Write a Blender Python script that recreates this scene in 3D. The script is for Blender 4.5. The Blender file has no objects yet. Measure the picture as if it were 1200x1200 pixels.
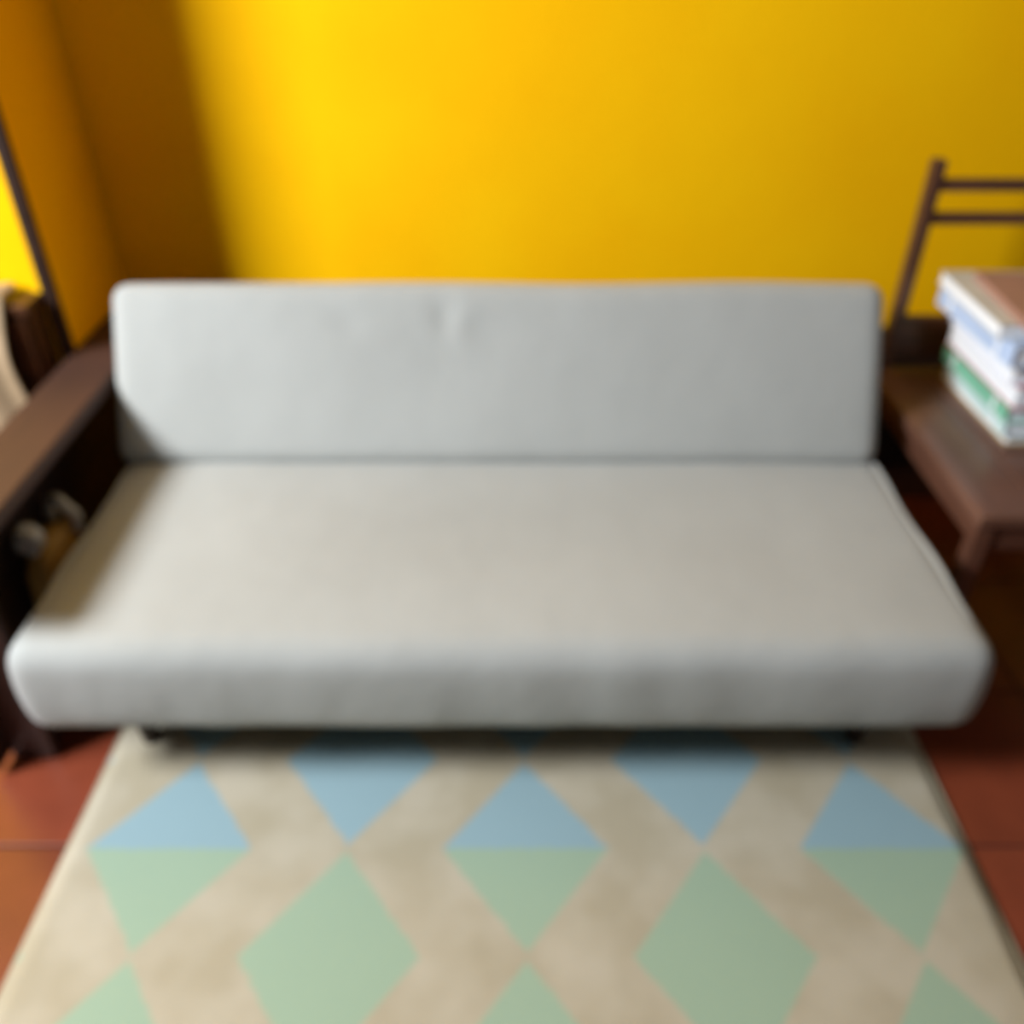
import bpy, bmesh, math, random
from mathutils import Vector, Matrix, noise
random.seed(7)
S = bpy.context.scene
COL = S.collection
R = math.radians

# ------------------------------------------------------------------ camera, light, exposure
cam_d = bpy.data.cameras.new('camera'); cam = bpy.data.objects.new('camera', cam_d); COL.objects.link(cam)
cam.location = (-0.003, 0, 1.58); cam.rotation_euler = (R(90 - 35.4), 0, 0)
cam_d.sensor_width = 36; cam_d.lens = 30.6; cam_d.clip_start = 0.02
cam_d.dof.use_dof = True; cam_d.dof.focus_distance = 0.42; cam_d.dof.aperture_fstop = 3.9   # the photograph is out of focus
S.camera = cam

W = bpy.data.worlds.new('sky'); S.world = W; W.use_nodes = True
W.node_tree.nodes['Background'].inputs[0].default_value = (0.75, 0.86, 1.0, 1)
W.node_tree.nodes['Background'].inputs[1].default_value = 0.15

def area(name, loc, target, sx, sy, power, col):
    l = bpy.data.lights.new(name, 'AREA'); l.shape = 'RECTANGLE'; l.size = sx; l.size_y = sy
    l.energy = power; l.color = col
    o = bpy.data.objects.new(name, l); COL.objects.link(o); o.location = loc
    o.rotation_euler = (Vector(target) - Vector(loc)).to_track_quat('-Z', 'Y').to_euler()
    return o
# area lights for side daylight and weak front fill, set at two added unseen windows
area('daylight_side_area', (-2.74, 0.38, 2.55), (0.25, 1.9, 0.75), 0.90, 0.80, 240, (0.90, 0.95, 1.0))
area('fill_front_area', (-0.9, -2.4, 2.1), (-0.2, 2.4, 1.0), 1.7, 1.2, 0.6, (0.92, 0.96, 1.0))

S.view_settings.view_transform = 'Standard'; S.view_settings.look = 'None'
S.view_settings.gamma = 1.0; S.view_settings.use_curve_mapping = False
S.view_settings.exposure = 0.0

# ------------------------------------------------------------------ helpers
def lin(c):
    return tuple(((v / 255) / 12.92 if v / 255 <= 0.04045 else ((v / 255 + 0.055) / 1.055) ** 2.4) for v in c) + (1,)

def new_mat(name, rough=0.6, spec=0.4):
    m = bpy.data.materials.new(name); m.use_nodes = True
    nt = m.node_tree; b = nt.nodes['Principled BSDF']
    b.inputs['Roughness'].default_value = rough; b.inputs['Specular IOR Level'].default_value = spec
    return m, nt, b

def N(nt, t, **kw):
    n = nt.nodes.new(t)
    for k, v in kw.items(): setattr(n, k, v)
    return n

def noise_mat(name, c1, c2, scale=6, rough=0.6, spec=0.3, bump=0.0, bscale=80, stretch=(1, 1, 1), detail=4, sheen=0.0, rnd=0.0, bdist=0.002):
    m, nt, b = new_mat(name, rough, spec); L = nt.links
    tc = N(nt, 'ShaderNodeTexCoord'); mp = N(nt, 'ShaderNodeMapping'); mp.inputs['Scale'].default_value = stretch
    L.new(tc.outputs['Object'], mp.inputs['Vector'])
    nz = N(nt, 'ShaderNodeTexNoise'); nz.inputs['Scale'].default_value = scale; nz.inputs['Detail'].default_value = detail
    L.new(mp.outputs[0], nz.inputs['Vector'])
    cr = N(nt, 'ShaderNodeValToRGB'); cr.color_ramp.elements[0].position = 0.3; cr.color_ramp.elements[1].position = 0.7
    cr.color_ramp.elements[0].color = c1; cr.color_ramp.elements[1].color = c2
    L.new(nz.outputs['Fac'], cr.inputs[0]); out = cr.outputs[0]
    if rnd:
        oi = N(nt, 'ShaderNodeObjectInfo'); mr = N(nt, 'ShaderNodeMapRange')
        mr.inputs['To Min'].default_value = 1 - rnd; mr.inputs['To Max'].default_value = 1 + rnd
        L.new(oi.outputs['Random'], mr.inputs['Value'])
        hs = N(nt, 'ShaderNodeHueSaturation'); L.new(mr.outputs[0], hs.inputs['Value']); L.new(out, hs.inputs['Color']); out = hs.outputs[0]
    L.new(out, b.inputs['Base Color'])
    if bump:
        n2 = N(nt, 'ShaderNodeTexNoise'); n2.inputs['Scale'].default_value = bscale; n2.inputs['Detail'].default_value = 3
        L.new(mp.outputs[0], n2.inputs['Vector'])
        bp = N(nt, 'ShaderNodeBump'); bp.inputs['Strength'].default_value = bump; bp.inputs['Distance'].default_value = bdist
        L.new(n2.outputs['Fac'], bp.inputs['Height']); L.new(bp.outputs[0], b.inputs['Normal'])
    if sheen: b.inputs['Sheen Weight'].default_value = sheen
    return m

def wood_mat(name, c1, c2, axis='y', rough=0.35):
    st = {'x': (1.2, 14, 14), 'y': (14, 1.2, 14), 'z': (14, 14, 1.2)}[axis]
    return noise_mat(name, c1, c2, scale=2.2, rough=rough, spec=0.5, bump=0.15, bscale=6, stretch=st, detail=6)

M = {}
M['wall'] = noise_mat('yellow_plaster', lin((249, 184, 0)), lin((252, 192, 2)), scale=3, rough=0.8, spec=0.08, bump=0.25, bscale=45)
M['side'] = noise_mat('grey_plaster', lin((92, 94, 96)), lin((100, 102, 104)), scale=3, rough=0.85, bump=0.2, bscale=45)
M['ceil'] = noise_mat('ceiling_paint', lin((150, 150, 148)), lin((158, 158, 156)), scale=3, rough=0.9, bump=0.1)
M['grout'] = noise_mat('grout', lin((60, 32, 26)), lin((74, 42, 34)), scale=30, rough=0.9)
M['tile'] = noise_mat('red_clay_tile', lin((112, 50, 32)), lin((128, 60, 38)), scale=7, rough=0.32, spec=0.5, bump=0.08, bscale=25, rnd=0.12)
M['wood_x'] = wood_mat('dark_wood_x', lin((74, 46, 34)), lin((104, 68, 52)), 'x')
M['wood_y'] = wood_mat('dark_wood_y', lin((74, 46, 34)), lin((104, 68, 52)), 'y')
M['wood_z'] = wood_mat('dark_wood_z', lin((74, 46, 34)), lin((104, 68, 52)), 'z')
M['seat_y'] = wood_mat('lightened_seat_wood', lin((88, 59, 46)), lin((116, 81, 65)), 'y', 0.3)  # dark wood in a lighter tone, with the seat's reflection put into the colour
M['bench_y'] = wood_mat('reddish_wood_y', lin((56, 33, 23)), lin((70, 42, 30)), 'y', 0.62)
M['bench_z'] = wood_mat('reddish_wood_z', lin((70, 40, 28)), lin((98, 60, 42)), 'z', 0.45)
M['bench_d'] = wood_mat('dark_bench_wood', lin((40, 26, 22)), lin((58, 38, 30)), 'y', 0.5)
M['cab'] = wood_mat('cabinet_wood', lin((66, 38, 20)), lin((88, 52, 26)), 'x', 0.4)
M['frame'] = noise_mat('sofa_frame_wood', lin((38, 24, 18)), lin((52, 34, 26)), scale=4, rough=0.5, stretch=(1, 8, 8))

def fabric_mat():
    m, nt, b = new_mat('cream_upholstery', 0.85, 0.15); L = nt.links
    tc = N(nt, 'ShaderNodeTexCoord')
    n1 = N(nt, 'ShaderNodeTexNoise'); n1.inputs['Scale'].default_value = 2.2; n1.inputs['Detail'].default_value = 3
    L.new(tc.outputs['Object'], n1.inputs['Vector'])
    cr = N(nt, 'ShaderNodeValToRGB'); cr.color_ramp.elements[0].position = 0.3; cr.color_ramp.elements[1].position = 0.62
    cr.color_ramp.elements[0].color = lin((159, 160, 156)); cr.color_ramp.elements[1].color = lin((167, 168, 164))
    L.new(n1.outputs['Fac'], cr.inputs[0]); L.new(cr.outputs[0], b.inputs['Base Color'])
    n2 = N(nt, 'ShaderNodeTexNoise'); n2.inputs['Scale'].default_value = 420; L.new(tc.outputs['Object'], n2.inputs['Vector'])
    n3 = N(nt, 'ShaderNodeTexNoise'); n3.inputs['Scale'].default_value = 9; L.new(tc.outputs['Object'], n3.inputs['Vector'])
    b1 = N(nt, 'ShaderNodeBump'); b1.inputs['Strength'].default_value = 0.25; b1.inputs['Distance'].default_value = 0.001
    b2 = N(nt, 'ShaderNodeBump'); b2.inputs['Strength'].default_value = 0.25; b2.inputs['Distance'].default_value = 0.012
    L.new(n2.outputs['Fac'], b1.inputs['Height']); L.new(n3.outputs['Fac'], b2.inputs['Height'])
    L.new(b1.outputs[0], b2.inputs['Normal']); L.new(b2.outputs[0], b.inputs['Normal'])
    b.inputs['Sheen Weight'].default_value = 0.15
    return m
M['fabric'] = fabric_mat()

def rug_mat():
    m, nt, b = new_mat('diamond_weave', 0.95, 0.1); L = nt.links
    tc = N(nt, 'ShaderNodeTexCoord'); sp = N(nt, 'ShaderNodeSeparateXYZ'); L.new(tc.outputs['Object'], sp.inputs[0])
    def mth(op, a, bb=None, c=None):
        n = N(nt, 'ShaderNodeMath', operation=op)
        for i, v in enumerate((a, bb, c)):
            if v is None: continue
            if isinstance(v, (int, float)): n.inputs[i].default_value = v
            else: L.new(v, n.inputs[i])
        return n.outputs[0]
    wn = N(nt, 'ShaderNodeTexNoise'); wn.inputs['Scale'].default_value = 60; L.new(tc.outputs['Object'], wn.inputs['Vector'])
    wob = mth('MULTIPLY', mth('SUBTRACT', wn.outputs['Fac'], 0.5), 0.012)
    x = mth('ADD', mth('SUBTRACT', sp.outputs['X'], 0.024), wob); y = mth('ADD', mth('SUBTRACT', sp.outputs['Y'], 1.039), wob)
    def dia(ox, oy):
        wx = mth('WRAP', mth('ADD', x, ox), 0.36, -0.36); wy = mth('WRAP', mth('ADD', y, oy), 0.22, -0.22)
        return mth('ADD', mth('DIVIDE', mth('ABSOLUTE', wx), 0.166), mth('DIVIDE', mth('ABSOLUTE', wy), 0.212))
    d = mth('MINIMUM', dia(0, 0), dia(0.36, 0.22))
    fac = N(nt, 'ShaderNodeMapRange'); fac.inputs['From Min'].default_value = 0.97; fac.inputs['From Max'].default_value = 1.03
    L.new(d, fac.inputs['Value'])
    par = mth('FLOORED_MODULO', mth('FLOOR', mth('DIVIDE', y, 0.44)), 2.0)
    mc = N(nt, 'ShaderNodeMix', data_type='RGBA'); L.new(par, mc.inputs['Factor'])
    mc.inputs['A'].default_value = lin((140, 165, 172)); mc.inputs['B'].default_value = lin((150, 170, 147))
    nz = N(nt, 'ShaderNodeTexNoise'); nz.inputs['Scale'].default_value = 7; L.new(tc.outputs['Object'], nz.inputs['Vector'])
    cr = N(nt, 'ShaderNodeValToRGB'); cr.color_ramp.elements[0].position = 0.35; cr.color_ramp.elements[1].position = 0.65
    cr.color_ramp.elements[0].color = lin((168, 157, 134)); cr.color_ramp.elements[1].color = lin((180, 170, 150))
    L.new(nz.outputs['Fac'], cr.inputs[0])
    mx = N(nt, 'ShaderNodeMix', data_type='RGBA'); L.new(fac.outputs[0], mx.inputs['Factor'])
    L.new(mc.outputs['Result'], mx.inputs['A']); L.new(cr.outputs[0], mx.inputs['B'])
    L.new(mx.outputs['Result'], b.inputs['Base Color'])
    n2 = N(nt, 'ShaderNodeTexNoise'); n2.inputs['Scale'].default_value = 300; L.new(tc.outputs['Object'], n2.inputs['Vector'])
    bp = N(nt, 'ShaderNodeBump'); bp.inputs['Strength'].default_value = 0.6; bp.inputs['Distance'].default_value = 0.003
    L.new(n2.outputs['Fac'], bp.inputs['Height']); L.new(bp.outputs[0], b.inputs['Normal'])
    return m
M['rug'] = rug_mat()
M['rug_edge'] = noise_mat('rug_binding', lin((162, 152, 126)), lin((172, 162, 138)), scale=60, rough=0.95)
M['paper'] = noise_mat('page_edges', lin((228, 232, 238)), lin((242, 245, 250)), scale=3, rough=0.8, stretch=(1, 1, 120), detail=2)

def paint(name, c, rough=0.45):
    d = tuple(int(v * 0.93) for v in c)
    return noise_mat(name, lin(d), lin(c), scale=9, rough=rough, spec=0.4)

def link(name, bm, mat, parent=None, smooth=False):
    me = bpy.data.meshes.new(name); bm.normal_update(); bm.to_mesh(me); bm.free()
    if smooth:
        for p in me.polygons: p.use_smooth = True
    me.materials.append(mat if not isinstance(mat, str) else M[mat])
    o = bpy.data.objects.new(name, me); COL.objects.link(o)
    if parent: o.parent = parent
    return o
def tag(o, label, cat, group=None, kind=None):
    o['label'] = label
    if cat: o['category'] = cat
    if group: o['group'] = group
    if kind: o['kind'] = kind
    return o
def empty(name, loc=(0, 0, 0), rz=0):
    o = bpy.data.objects.new(name, None); COL.objects.link(o); o.location = loc; o.rotation_euler = (0, 0, rz)
    o.empty_display_size = 0.1
    return o
def box(bm, lo, hi, bev=0.0):
    c = [(a + b) / 2 for a, b in zip(lo, hi)]; s = [abs(b - a) for a, b in zip(lo, hi)]
    r = bmesh.ops.create_cube(bm, size=1, matrix=Matrix.Translation(c) @ Matrix.Diagonal((*s, 1)))
    if bev:
        es = list({e for v in r['verts'] for e in v.link_edges})
        bmesh.ops.bevel(bm, geom=es, offset=bev, segments=2, affect='EDGES', profile=0.6)
def boxo(name, lo, hi, mat, parent=None, bev=0.004):
    bm = bmesh.new(); box(bm, lo, hi, bev); return link(name, bm, mat, parent)
def tube(bm, pts, rad, seg=8, closed=False):
    pts = [Vector(p) for p in pts]; n = len(pts); rings = []
    for i, p in enumerate(pts):
        if closed: t = pts[(i + 1) % n] - pts[i - 1]
        else: t = pts[min(i + 1, n - 1)] - pts[max(i - 1, 0)]
        t.normalize(); up = Vector((0, 0, 1)) if abs(t.z) < 0.9 else Vector((1, 0, 0))
        a = t.cross(up).normalized(); b = t.cross(a).normalized()
        rings.append([bm.verts.new(p + (a * math.cos(k * 2 * math.pi / seg) + b * math.sin(k * 2 * math.pi / seg)) * rad) for k in range(seg)])
    for i in range(n if closed else n - 1):
        r0, r1 = rings[i], rings[(i + 1) % n]
        for k in range(seg): bm.faces.new((r0[k], r0[(k + 1) % seg], r1[(k + 1) % seg], r1[k]))
    if not closed:
        bm.faces.new(rings[0][::-1]); bm.faces.new(rings[-1])

def cushion_bm(w, d, h, r, nx, ny, nz, shape):
    """rounded box centred on 0, then shape(v) moves each vertex"""
    bm = bmesh.new(); ids = {}
    def vert(i, j, k):
        key = (i, j, k)
        if key not in ids:
            def ax(t, n, L):                       # more vertices towards the edges
                s = t / n * 2 - 1; s = math.copysign(abs(s) ** 0.75, s) if n > 12 else s
                return s * L / 2
            p = Vector((ax(i, nx, w), ax(j, ny, d), ax(k, nz, h)))
            q = Vector((max(-w / 2 + r, min(w / 2 - r, p.x)), max(-d / 2 + r, min(d / 2 - r, p.y)), max(-h / 2 + r, min(h / 2 - r, p.z))))
            e = p - q
            if e.length > 1e-9: p = q + e.normalized() * min(r, e.length if max(abs(e.x), abs(e.y), abs(e.z)) < r - 1e-6 else r)
            ids[key] = bm.verts.new(shape(p))
        return ids[key]
    for (na, nb, f) in ((nx, ny, 'z'), (nx, nz, 'y'), (ny, nz, 'x')):
        for a in range(na):
            for b in range(nb):
                for side in (0, 1):
                    def idx(a, b):
                        if f == 'z': return vert(a, b, side * nz)
                        if f == 'y': return vert(a, side * ny, b)
                        return vert(side * nx, a, b)
                    q = [idx(a, b), idx(a + 1, b), idx(a + 1, b + 1), idx(a, b + 1)]
                    bm.faces.new(q)
    bmesh.ops.recalc_face_normals(bm, faces=bm.faces)
    return bm

# ------------------------------------------------------------------ the room
YB, XL, YS = 2.5, -1.145, 2.08       # back wall, alcove return, stepped wall
XO, XR, YF, ZC = -2.78, 2.3, -2.5, 3.5
fl = boxo('floor', (XO, YF, -0.12), (XR, YB, -0.004), 'grout', bev=0); tag(fl, 'red clay tiled floor around the rug', 'floor', kind='structure')
tw = 0.42
bmt = bmesh.new(); box(bmt, (-tw / 2 + 0.003, -tw / 2 + 0.003, -0.012), (tw / 2 - 0.003, tw / 2 - 0.003, 0), 0.002)
tile0 = None
for i in range(-7, 6):
    for j in range(-8, 4):
        cx = -0.03 + i * tw + 0.21; cy = 1.05 + j * tw + 0.21
        if not (XO + tw / 2 - 0.02 < cx < XR - 0.02 and YF + tw / 2 < cy < YB - 0.02): continue
        if cy > YS - 0.2 and cx < XL - 0.2: continue
        if tile0 is None: tile0 = link('tile', bmt, 'tile', fl); o = tile0
        else: o = tile0.copy(); COL.objects.link(o); o.parent = fl
        o.location = (cx, cy, random.uniform(-0.001, 0))
def wall(name, boxes, mat, label):
    bm = bmesh.new()
    for lo, hi in boxes: box(bm, lo, hi)
    return tag(link(name, bm, mat), label, 'wall' if 'wall' in name else name, kind='structure')
T = 0.1
wall('wall_back', [((XL, YB, 0), (XR + T, YB + T, ZC))], 'wall', 'bright yellow plaster wall behind the sofa')
wall('wall_left', [((XO, YS, 0), (XL, YB + T, ZC))], 'wall', 'yellow wall step with a shaded side at the left corner')
wy0, wy1, wz0, wz1 = -0.20, 0.96, 2.02, 3.08
wall('wall_left_side', [((XO - T, YF, 0), (XO, YS, wz0)), ((XO - T, YF, wz1), (XO, YS, ZC)), ((XO - T, YF, wz0), (XO, wy0, wz1)), ((XO - T, wy1, wz0), (XO, YS, wz1))], 'side', 'unseen grey outer wall with an added high window, left of the room')
wall('wall_right', [((XR, YF, 0), (XR + T, YB, ZC))], 'side', 'grey wall on the right side of the room')
fx0, fx1, fz0, fz1 = -1.8, 0.0, 1.45, 2.75
wall('wall_front', [((XO, YF - T, 0), (XR, YF, fz0)), ((XO, YF - T, fz1), (XR, YF, ZC)), ((XO, YF - T, fz0), (fx0, YF, fz1)), ((fx1, YF - T, fz0), (XR, YF, fz1))], 'side', 'unseen grey wall with an added wide window behind the photographer')
tag(boxo('ceiling', (XO, YF, ZC), (XR, YB, ZC + T), 'ceil', bev=0), 'off-white painted ceiling above the room', 'ceiling', kind='structure')
def window(name, lo, hi, ax, label):
    w = empty(name, ((lo[0] + hi[0]) / 2, (lo[1] + hi[1]) / 2, lo[2])); tag(w, label, 'window', kind='structure')
    off = Vector(w.location); t = 0.05
    def b(nm, l, h): boxo(nm, Vector(l) - off, Vector(h) - off, 'wood_z', w, 0.003)
    if ax == 'y':
        b('window_frame', (lo[0], lo[1], lo[2]), (hi[0], lo[1] + t, hi[2])); b('window_frame', (lo[0], hi[1] - t, lo[2]), (hi[0], hi[1], hi[2]))
        b('window_frame', (lo[0], lo[1] + t, lo[2]), (hi[0], hi[1] - t, lo[2] + t)); b('window_frame', (lo[0], lo[1] + t, hi[2] - t), (hi[0], hi[1] - t, hi[2]))
    else:
        b('window_frame', (lo[0], lo[1], lo[2]), (lo[0] + t, hi[1], hi[2])); b('window_frame', (hi[0] - t, lo[1], lo[2]), (hi[0], hi[1], hi[2]))
        b('window_frame', (lo[0] + t, lo[1], lo[2]), (hi[0] - t, hi[1], lo[2] + t)); b('window_frame', (lo[0] + t, lo[1], hi[2] - t), (hi[0] - t, hi[1], hi[2]))
window('added_window_1', (XO - T, wy0, wz0), (XO - 0.02, wy1, wz1), 'y', 'unseen high wooden window added in the left outer wall for daylight')  # both windows are added out of view to give the daylight a source
window('added_window_2', (fx0, YF - T, fz0), (fx1, YF - 0.02, fz1), 'x', 'unseen wide wooden window added behind the photographer for daylight')
tr = boxo('trim_1', (XL - 0.022, YS - 0.014, 0), (XL + 0.008, YS + 0.012, ZC - 0.002), 'frame'); tag(tr, 'thin dark wooden corner strip on the yellow wall', 'trim', kind='structure')

M['band'] = noise_mat('dark_gap_band', lin((40, 26, 18)), lin((50, 33, 23)), scale=5, rough=0.6, bump=0.1)  # dark bands added low on the walls so the side gaps go dark
tag(boxo('dark_band_back', (XL + 0.012, YB - 0.012, 0), (XR, YB, 0.5), 'band', bev=0.003), 'dark brown dado added along the foot of the yellow back wall to darken the gaps', 'dark_band', kind='structure')
tag(boxo('dark_band_left', (XL, YS + 0.014, 0), (XL + 0.004, YB, 0.57), 'band', bev=0), 'dark brown dado added on the shaded side of the wall step to darken the gap', 'dark_band', kind='structure')

# ------------------------------------------------------------------ rug
def rug_part(x0, x1, y0, y1, z0, z1, mat, name, parent):
    bm = bmesh.new(); nx, ny = 60, 40; g = {}
    for i in range(nx + 1):
        for j in range(ny + 1):
            x = x0 + (x1 - x0) * i / nx; y = y0 + (y1 - y0) * j / ny
            g[i, j] = bm.verts.new((x, y, z1 + 0.0015 * noise.noise((x * 5, y * 5, 0))))
    for i in range(nx):
        for j in range(ny): bm.faces.new((g[i, j], g[i + 1, j], g[i + 1, j + 1], g[i, j + 1]))
    be = [e for e in bm.edges if len(e.link_faces) == 1]
    r = bmesh.ops.extrude_edge_only(bm, edges=be)
    for v in [v for v in r['geom'] if isinstance(v, bmesh.types.BMVert)]: v.co.z = z0
    bmesh.ops.recalc_face_normals(bm, faces=bm.faces)
    return link(name, bm, mat, parent, True)
rx0, rx1, ry0, ry1 = -0.90, 0.918, 0.30, 1.95
rug = empty('rug'); tag(rug, 'beige rug with pale blue and green diamonds lying before the sofa', 'rug')
rug_part(rx0, rx1, ry0, ry1, 0.0, 0.008, 'rug', 'woven_field', rug)
for a, b in (((rx0, ry0), (rx1, ry0)), ((rx0, ry1), (rx1, ry1)), ((rx0, ry0), (rx0, ry1)), ((rx1, ry0), (rx1, ry1))):
    bm = bmesh.new(); tube(bm, [(a[0], a[1], 0.0042), (b[0], b[1], 0.0042)], 0.0042); link('edge_binding', bm, 'rug_edge', rug, True)

# ------------------------------------------------------------------ sofa
SX = -0.024; SW = 1.90
sofa = empty('sofa_bed', (SX, 1.5, 0)); tag(sofa, 'armless cream upholstered sofa bed against the yellow wall', 'sofa')
def sub(o):
    m = o.modifiers.new('smooth', 'SUBSURF'); m.levels = m.render_levels = 1
# seat : local y from -.335 to .40, z .205 - .425
sd, sh = 0.74, 0.235
def seat_shape(p):
    x, y, z = p
    u = x / (SW / 2); v = y / (sd / 2)
    if z > 0:
        z += 0.012 * (1 - u ** 4) * (1 - v ** 4)                                     # stuffed crown
        z -= 0.010 * math.exp(-((x - 0.02) / 0.35) ** 2 - ((y - 0.05) / 0.2) ** 2)      # worn hollow
        z -= 0.006 * math.exp(-((x - 0.62) / 0.18) ** 2 - ((y + 0.05) / 0.15) ** 2)
    z += 0.004 * noise.noise((x * 3, y * 3, 1.0))
    if y < -sd / 2 + 0.05:                                                            # front face: soft bulge and puckers
        y -= 0.012 * (1 - (z / (sh / 2)) ** 2) + 0.004 * noise.noise((x * 9, 0.3, z * 6))
    if abs(u) > 0.9: x += math.copysign(0.010 * (1 - (z / (sh / 2)) ** 2), x)
    return Vector((x, y, z))
seat = link('seat_cushion', cushion_bm(SW, sd, sh, 0.05, 80, 34, 12, seat_shape), 'fabric', sofa, True)
seat.location = (0, 0.048, 0.303); sub(seat)
def rrect(w, d, r, z, n=6):
    pts = []
    for cx, cy, a0 in ((w / 2 - r, d / 2 - r, 0), (-w / 2 + r, d / 2 - r, 90), (-w / 2 + r, -d / 2 + r, 180), (w / 2 - r, -d / 2 + r, 270)):
        for k in range(n + 1):
            a = R(a0 + 90 * k / n); pts.append((cx + r * math.cos(a), cy + r * math.sin(a), z))
    return pts
# raised seams along the two ends of the seat cover
for s in (-1, 1):
    bm = bmesh.new(); pts = []
    for k in range(25):
        y = -sd / 2 + 0.03 + (sd - 0.10) * k / 24
        fz = sh / 2 - 0.008 - (0.045 * max(0, (0.10 - (y + sd / 2)) / 0.07) ** 2 if y + sd / 2 < 0.10 else 0)
        pts.append((s * (SW / 2 - 0.024 - 0.004 * math.sin(k * 0.5)), y, fz))
    tube(bm, pts, 0.007); p = link('seam_piping', bm, 'fabric', seat, True)
# back cushion, leaning
bh, bt, lean = 0.452, 0.13, R(29)
def back_shape(p):
    x, y, z = p
    u = x / (SW / 2)
    if y < 0:                                                                         # front (towards the seat)
        y -= 0.010 * (1 - u ** 4) * (1 - (z / (bh / 2)) ** 4)
        for cx, cz, rx, rz, a in ((-0.125, 0.135, 0.020, 0.045, 0.010), (-0.035, 0.105, 0.030, 0.030, 0.012), (-0.36, 0.12, 0.05, 0.04, 0.004)):
            y += a * math.exp(-((x - cx + 0.3 * (z - cz)) / rx) ** 2 - ((z - cz) / rz) ** 2)
        y -= 0.007 * math.exp(-((x + 0.08) / 0.03) ** 2 - ((z - 0.11) / 0.05) ** 2)
        y += 0.003 * noise.noise((x * 4, z * 4, 5.0))
    if z > 0: z += 0.004 * noise.noise((x * 2.5, 0, 9.0))
    return Vector((x, y, z))
back = link('back_cushion', cushion_bm(SW * 0.998, bt, bh, 0.045, 90, 10, 28, back_shape), 'fabric', sofa, True); sub(back)
c, s_ = math.cos(lean), math.sin(lean)
back.rotation_euler = (-lean, 0, 0)
fb = Vector((0, 0.318, 0.424))                                                        # front bottom edge, local to the sofa
back.location = fb + Vector((-0.014, c * bt / 2, -s_ * bt / 2)) + Vector((0, s_, c)) * (bh / 2)
for zz in (bh / 2 - 0.022,):
    bm = bmesh.new(); tube(bm, [(-SW * 0.998 / 2 + 0.035 + (SW * 0.998 - 0.07) * k / 40, bt / 2 - 0.012, zz + 0.008) for k in range(41)], 0.006)
    link('seam_piping', bm, 'fabric', back, True)
# wooden underframe
def sp(nm, lo, hi): return boxo(nm, lo, hi, 'frame', sofa, 0.005)
sp('front_rail', (-0.86, -0.20, 0.12), (0.86, -0.16, 0.187)); sp('rear_rail', (-0.86, 0.34, 0.12), (0.86, 0.38, 0.187))
for s in (-1, 1):
    sp('side_rail', (s * 0.86 - 0.02, -0.16, 0.12), (s * 0.86 + 0.02, 0.34, 0.187))
    for y in (-0.18, 0.36):
        bm = bmesh.new(); z0 = 0.010
        r0 = bmesh.ops.create_cone(bm, cap_ends=True, segments=14, radius1=0.018, radius2=0.028, depth=0.12 - z0, matrix=Matrix.Translation((s * 0.80, y, (0.12 + z0) / 2)))
        link('leg', bm, 'frame', sofa, True)
    bm = bmesh.new(); tube(bm, [(s * 0.7, 0.37, 0.16), (s * 0.7, 0.47, 0.24), (s * 0.7, 0.60, 0.50)], 0.016); link('back_bracket', bm, 'frame', sofa, True)

# ------------------------------------------------------------------ narrow wooden bench at the left end
bx0, bx1, by0, by1, bz = -1.138, -0.990, 1.17, 2.42, 0.615
ben = empty('wooden_bench', ((bx0 + bx1) / 2, (by0 + by1) / 2, 0)); tag(ben, 'long narrow reddish brown wooden bench beside the left end of the sofa', 'bench')
bo = Vector(ben.location)
def bp(nm, lo, hi, m): return boxo(nm, Vector(lo) - bo, Vector(hi) - bo, m, ben, 0.006)
bp('top', (bx0, by0, bz - 0.035), (bx1, by1, bz), 'bench_y')
bp('back_panel', (bx0 + 0.002, by0 + 0.05, 0.02), (bx0 + 0.02, by1 - 0.05, bz - 0.035), 'bench_d')  # back board added to keep the gap beside the sofa dark
for y in (by0 + 0.10, by1 - 0.09): bp('end_panel', (bx0 + 0.02, y, 0), (bx1 - 0.03, y + 0.03, bz - 0.035), 'bench_d')
bp('shelf', (bx0 + 0.02, by0 + 0.13, 0.05), (bx1 - 0.04, by1 - 0.09, 0.07), 'bench_d')

# ------------------------------------------------------------------ low cabinet and the cloth over it, far left
cx0, cx1, cy0, cy1, cz = -1.90, -1.169, 1.985, 2.078, 0.775
cab = empty('low_cabinet', ((cx0 + cx1) / 2, (cy0 + cy1) / 2, 0)); tag(cab, 'shallow dark brown wooden cabinet at the left edge, behind the bench', 'cabinet')
co = Vector(cab.location)
def cp(nm, lo, hi, m='cab', par=None, bev=0.004): return boxo(nm, Vector(lo) - co, Vector(hi) - co, m, par or cab, bev)
cp('body', (cx0 + 0.01, cy0 + 0.02, 0.06), (cx1 - 0.01, cy1, cz - 0.025)); cp('top', (cx0, cy0, cz - 0.025), (cx1, cy1, cz)); cp('plinth', (cx0 + 0.04, cy0 + 0.03, 0), (cx1 - 0.04, cy1, 0.06))
xm = (cx0 + cx1) / 2
for x0, x1, kx in ((cx0 + 0.02, xm - 0.003, xm - 0.04), (xm + 0.003, cx1 - 0.02, xm + 0.04)):
    dr = cp('door', (x0, cy0 + 0.002, 0.08), (x1, cy0 + 0.02, cz - 0.035))
    bm = bmesh.new(); bmesh.ops.create_uvsphere(bm, u_segments=12, v_segments=8, radius=0.013, matrix=Matrix.Translation(Vector((kx, cy0 - 0.008, 0.4)) - co)); link('knob', bm, 'wood_z', dr, True)
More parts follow.
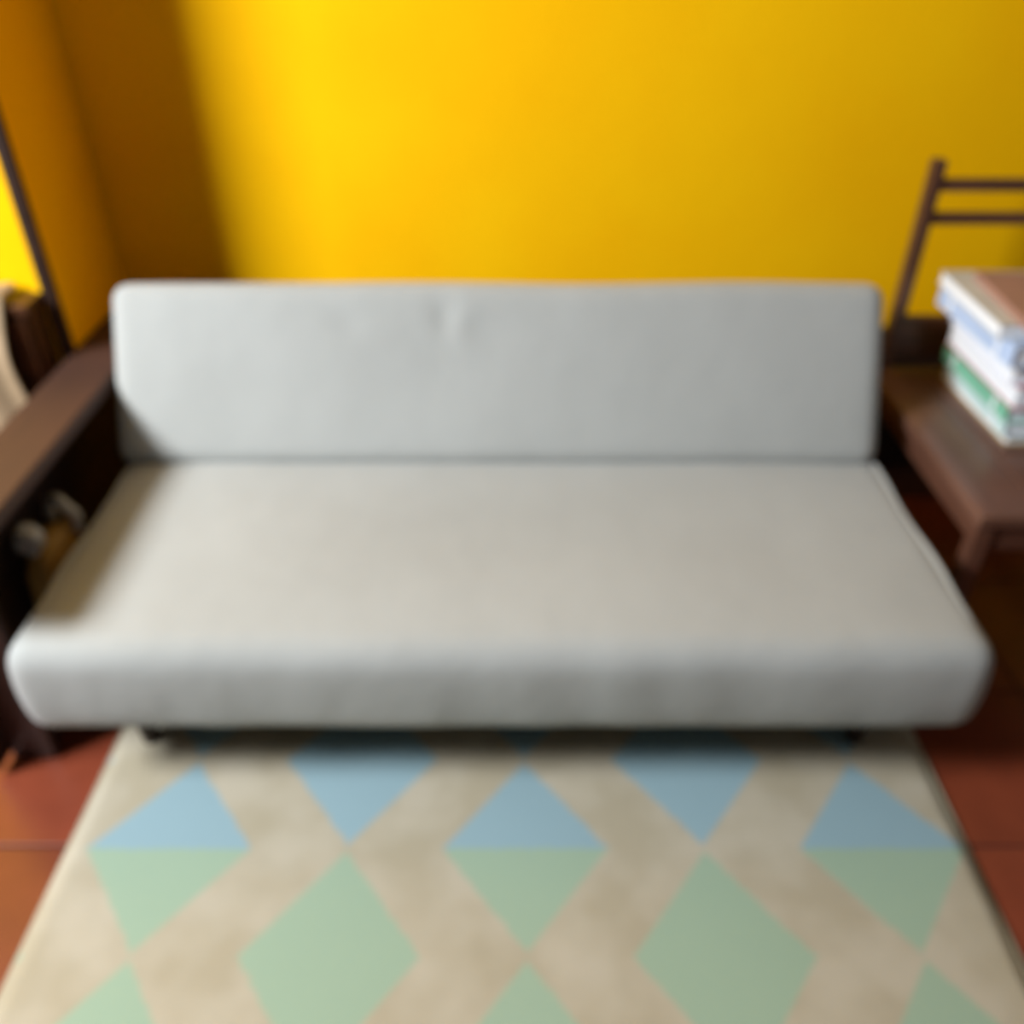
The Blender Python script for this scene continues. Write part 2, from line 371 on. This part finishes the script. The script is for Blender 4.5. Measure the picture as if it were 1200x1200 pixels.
def cloth():
    bm = bmesh.new(); g = {}; prof = []
    for k in range(8): prof.append((cy1 - 0.014 - (cy1 - 0.014 - cy0 + 0.004) * k / 7, cz + 0.012))
    for k in range(1, 14): prof.append((cy0 - 0.010 - 0.012 * math.sin(k * 0.25), cz + 0.008 - 0.36 * k / 13))
    n = 14
    for i in range(n + 1):
        for j, (y, z) in enumerate(prof):
            x = -1.50 + 0.285 * i / n
            w = 0.010 * math.sin(i * 1.3 + j * 0.12) + 0.006 * noise.noise((i * 0.6, j * 0.4, 2))
            hang = j >= 8
            g[i, j] = bm.verts.new((x + (0.012 * math.sin(j * 0.4) if hang else 0), y - (0.012 + w if hang else 0), z + (0 if hang else 0.004 + abs(w))))
    for i in range(n):
        for j in range(len(prof) - 1): bm.faces.new((g[i, j], g[i + 1, j], g[i + 1, j + 1], g[i, j + 1]))
    bmesh.ops.recalc_face_normals(bm, faces=bm.faces)
    o = link('cloth', bm, noise_mat('beige_cloth', lin((138, 118, 88)), lin((170, 146, 116)), scale=12, rough=0.9, bump=0.3, bscale=200), None, True)
    m = o.modifiers.new('thick', 'SOLIDIFY'); m.thickness = 0.012; m.offset = 0; sub(o)
    return o
tag(cloth(), 'pinkish beige cloth draped over the shallow dark cabinet', 'cloth')

# ------------------------------------------------------------------ crumpled bag squeezed between bench and sofa
bag = empty('carrier_bag', (-1.066, 1.60, 0.07)); tag(bag, 'mustard bag with pale plastic loops, tucked under the bench beside the sofa', 'bag')
def bag_lathe(prof, rx, ry, seed, amp, nseg=36, cap=True, twist=0.0):
    bm = bmesh.new(); rings = []
    for (z, s) in prof:
        ring = []
        for k in range(nseg):
            a = 2 * math.pi * k / nseg
            e = 1 + amp * noise.noise((math.cos(a) * 2.2, math.sin(a) * 2.2 + seed, z * 14)) + amp * 0.5 * math.sin(a * 7 + z * 30 + seed)
            ca, sa = math.cos(a), math.sin(a)
            ca = math.copysign(abs(ca) ** 0.7, ca); sa = math.copysign(abs(sa) ** 0.7, sa)
            ring.append(bm.verts.new((rx * s * e * ca, ry * s * e * sa, z)))
        rings.append(ring)
    for r0, r1 in zip(rings, rings[1:]):
        for k in range(nseg): bm.faces.new((r0[k], r0[(k + 1) % nseg], r1[(k + 1) % nseg], r1[k]))
    bm.faces.new(rings[0][::-1])
    if cap: bm.faces.new(rings[-1])
    return bm
body = link('body', bag_lathe([(0.0, .80), (0.01, .92), (0.06, 1), (0.13, 1), (0.20, .97), (0.26, .9), (0.30, .7), (0.315, .35)], 0.046, 0.115, 1.0, 0.05), noise_mat('mustard_plastic', lin((158, 122, 62)), lin((186, 148, 82)), scale=9, rough=0.45, bump=0.4, bscale=30, bdist=0.006), bag, True)
pale = noise_mat('pale_plastic', lin((190, 188, 184)), lin((214, 214, 214)), scale=14, rough=0.3, spec=0.6, bump=0.5, bscale=40, bdist=0.006)
def loop(cy, cz, rx, rz, rad, seed):
    bm = bmesh.new(); pts = []
    for k in range(17):
        a = math.pi * (-0.12 + 1.24 * k / 16)
        pts.append((-rx * math.cos(a), cy + 0.020 * math.cos(a) + 0.004 * math.sin(k + seed), cz + rz * math.sin(a)))
    tube(bm, pts, rad, 10)
    for v in bm.verts:
        v.co.x += 0.006 * noise.noise(v.co * 30 + Vector((seed, 0, 0))); v.co.z += 0.008 * noise.noise(v.co * 25 + Vector((3, seed, 2)))
    o = link('plastic_loop', bm, pale, bag, True); sub(o)
loop(0.075, 0.300, 0.042, 0.055, 0.014, 1.0)
bm = bmesh.new(); bmesh.ops.create_icosphere(bm, subdivisions=4, radius=0.030, matrix=Matrix.Translation((-0.012, -0.055, 0.335)) @ Matrix.Diagonal((1, 1, 1.3, 1)))
for v in bm.verts:
    v.co += (v.co - Vector((-0.012, -0.055, 0.335))) * 0.5 * noise.noise(v.co * 38)
link('plastic_knot', bm, pale, bag, True)

# ------------------------------------------------------------------ wooden chair on the right
hx0, hx1, hy0, hy1, hz = 0.995, 1.56, 1.50, 2.26, 0.50
ch = empty('wooden_chair', ((hx0 + hx1) / 2, (hy0 + hy1) / 2, 0)); tag(ch, 'dark wooden chair with railed back beside the right end of the sofa', 'chair')
ho = Vector(ch.location)
def hp(nm, lo, hi, m, bev=0.006): return boxo(nm, Vector(lo) - ho, Vector(hi) - ho, m, ch, bev)
nb = 4; bwid = (hx1 - hx0) / nb
for k in range(nb):
    hp('seat_board', (hx0 + k * bwid + (0.001 if k else 0), hy0, hz - 0.03), (hx0 + (k + 1) * bwid - 0.001, hy1 - 0.04, hz), 'seat_y', 0.004)
px0, px1 = 1.03, 1.53
for x in (px0, px1):
    hp('back_post', (x, hy1 - 0.038, 0), (x + 0.032, hy1, 1.05), 'wood_z')
for z0, z1 in ((0.972, 1.004), (0.890, 0.922), (0.52, 0.645)):
    hp('back_rail', (px0 + 0.032, hy1 - 0.030, z0), (px1, hy1 - 0.008, z1), 'wood_x')
for x in (hx0 + 0.004, hx1 - 0.044): hp('leg', (x, hy0 + 0.004, 0), (x + 0.04, hy0 + 0.044, hz - 0.03), 'wood_z')
hp('front_apron', (hx0 + 0.044, hy0 + 0.012, hz - 0.10), (hx1 - 0.044, hy0 + 0.034, hz - 0.03), 'wood_x')
for x in (hx0 + 0.014, hx1 - 0.034):
    hp('side_apron', (x, hy0 + 0.044, hz - 0.09), (x + 0.02, hy1 - 0.04, hz - 0.03), 'wood_y')
    hp('stretcher', (x, hy0 + 0.044, 0.16), (x + 0.02, hy1 - 0.04, 0.20), 'wood_y')

# ------------------------------------------------------------------ books stacked on the chair
GRP = 'books stacked on the chair'
def book(z, th, xl, w, y0, ln, rz, cover, spine, label):
    """spine: 'l' bound edge towards the sofa, 'r' page edge towards the sofa"""
    b = empty('book', (xl + w / 2, y0 + ln / 2, z), R(rz)); tag(b, label, 'book', GRP)
    m = paint('cover_' + label.split()[0], cover); c_ = min(0.003, th * 0.15)
    bm = bmesh.new()
    box(bm, (-w / 2, -ln / 2, 0), (w / 2, ln / 2, c_)); box(bm, (-w / 2, -ln / 2, th - c_), (w / 2, ln / 2, th))
    sx = -1 if spine == 'l' else 1
    box(bm, (min(sx * w / 2, sx * (w / 2 - 0.003)), -ln / 2, c_), (max(sx * w / 2, sx * (w / 2 - 0.003)), ln / 2, th - c_))
    link('cover', bm, m, b)
    e = 0.004
    lo, hi = [-w / 2 + e, -ln / 2 + e, c_], [w / 2 - e, ln / 2 - e, th - c_]
    boxo('page_block', lo, hi, 'paper', b, 0)
    if spine == 'l' and th > 0.03:
        for q in (-0.32, 0.32): boxo('spine_band', (-w / 2 - 0.0008, q * ln - 0.006, c_), (-w / 2 + 0.0002, q * ln + 0.006, th - c_), 'paper', b, 0)
    return b
stack = [  # thickness, left x, width, y0, length, rz, colour, spine, label
 (0.026, 1.175, 0.24, 1.80, 0.36, 1.5, (196, 170, 110), 'r', 'ochre covered book at the very bottom of the stack'),
 (0.036, 1.165, 0.24, 1.79, 0.35, -1, (206, 232, 232), 'l', 'pale cyan book second from the bottom of the stack'),
 (0.040, 1.155, 0.25, 1.80, 0.35, 1, (128, 196, 166), 'l', 'mint green book in the lower part of the stack'),
 (0.014, 1.165, 0.24, 1.78, 0.36, 2, (110, 100, 86), 'r', 'thin dark olive book lying on the mint green one'),
 (0.056, 1.140, 0.25, 1.76, 0.37, 0, (176, 66, 66), 'r', 'thick red covered book showing white page edges mid stack'),
 (0.036, 1.130, 0.26, 1.77, 0.36, -2, (228, 230, 242), 'r', 'lavender white book above the thick red one'),
 (0.020, 1.120, 0.25, 1.77, 0.36, 1, (222, 214, 196), 'r', 'thin cream book under the pale blue one'),
 (0.050, 1.085, 0.26, 1.75, 0.37, 2, (186, 206, 238), 'l', 'pale blue book third from the top of the stack'),
 (0.030, 1.072, 0.25, 1.79, 0.34, -1, (206, 204, 194), 'r', 'light grey book second from the top of the stack'),
 (0.018, 1.120, 0.24, 1.74, 0.33, -4, (170, 128, 112), 'l', 'thin pinkish brown book on top of the stack'),
]
z = hz
for th, xl, w, y0, ln, rz, colr, spn, lab in stack:
    book(z, th, xl, w, y0, ln, rz, colr, spn, lab); z += th
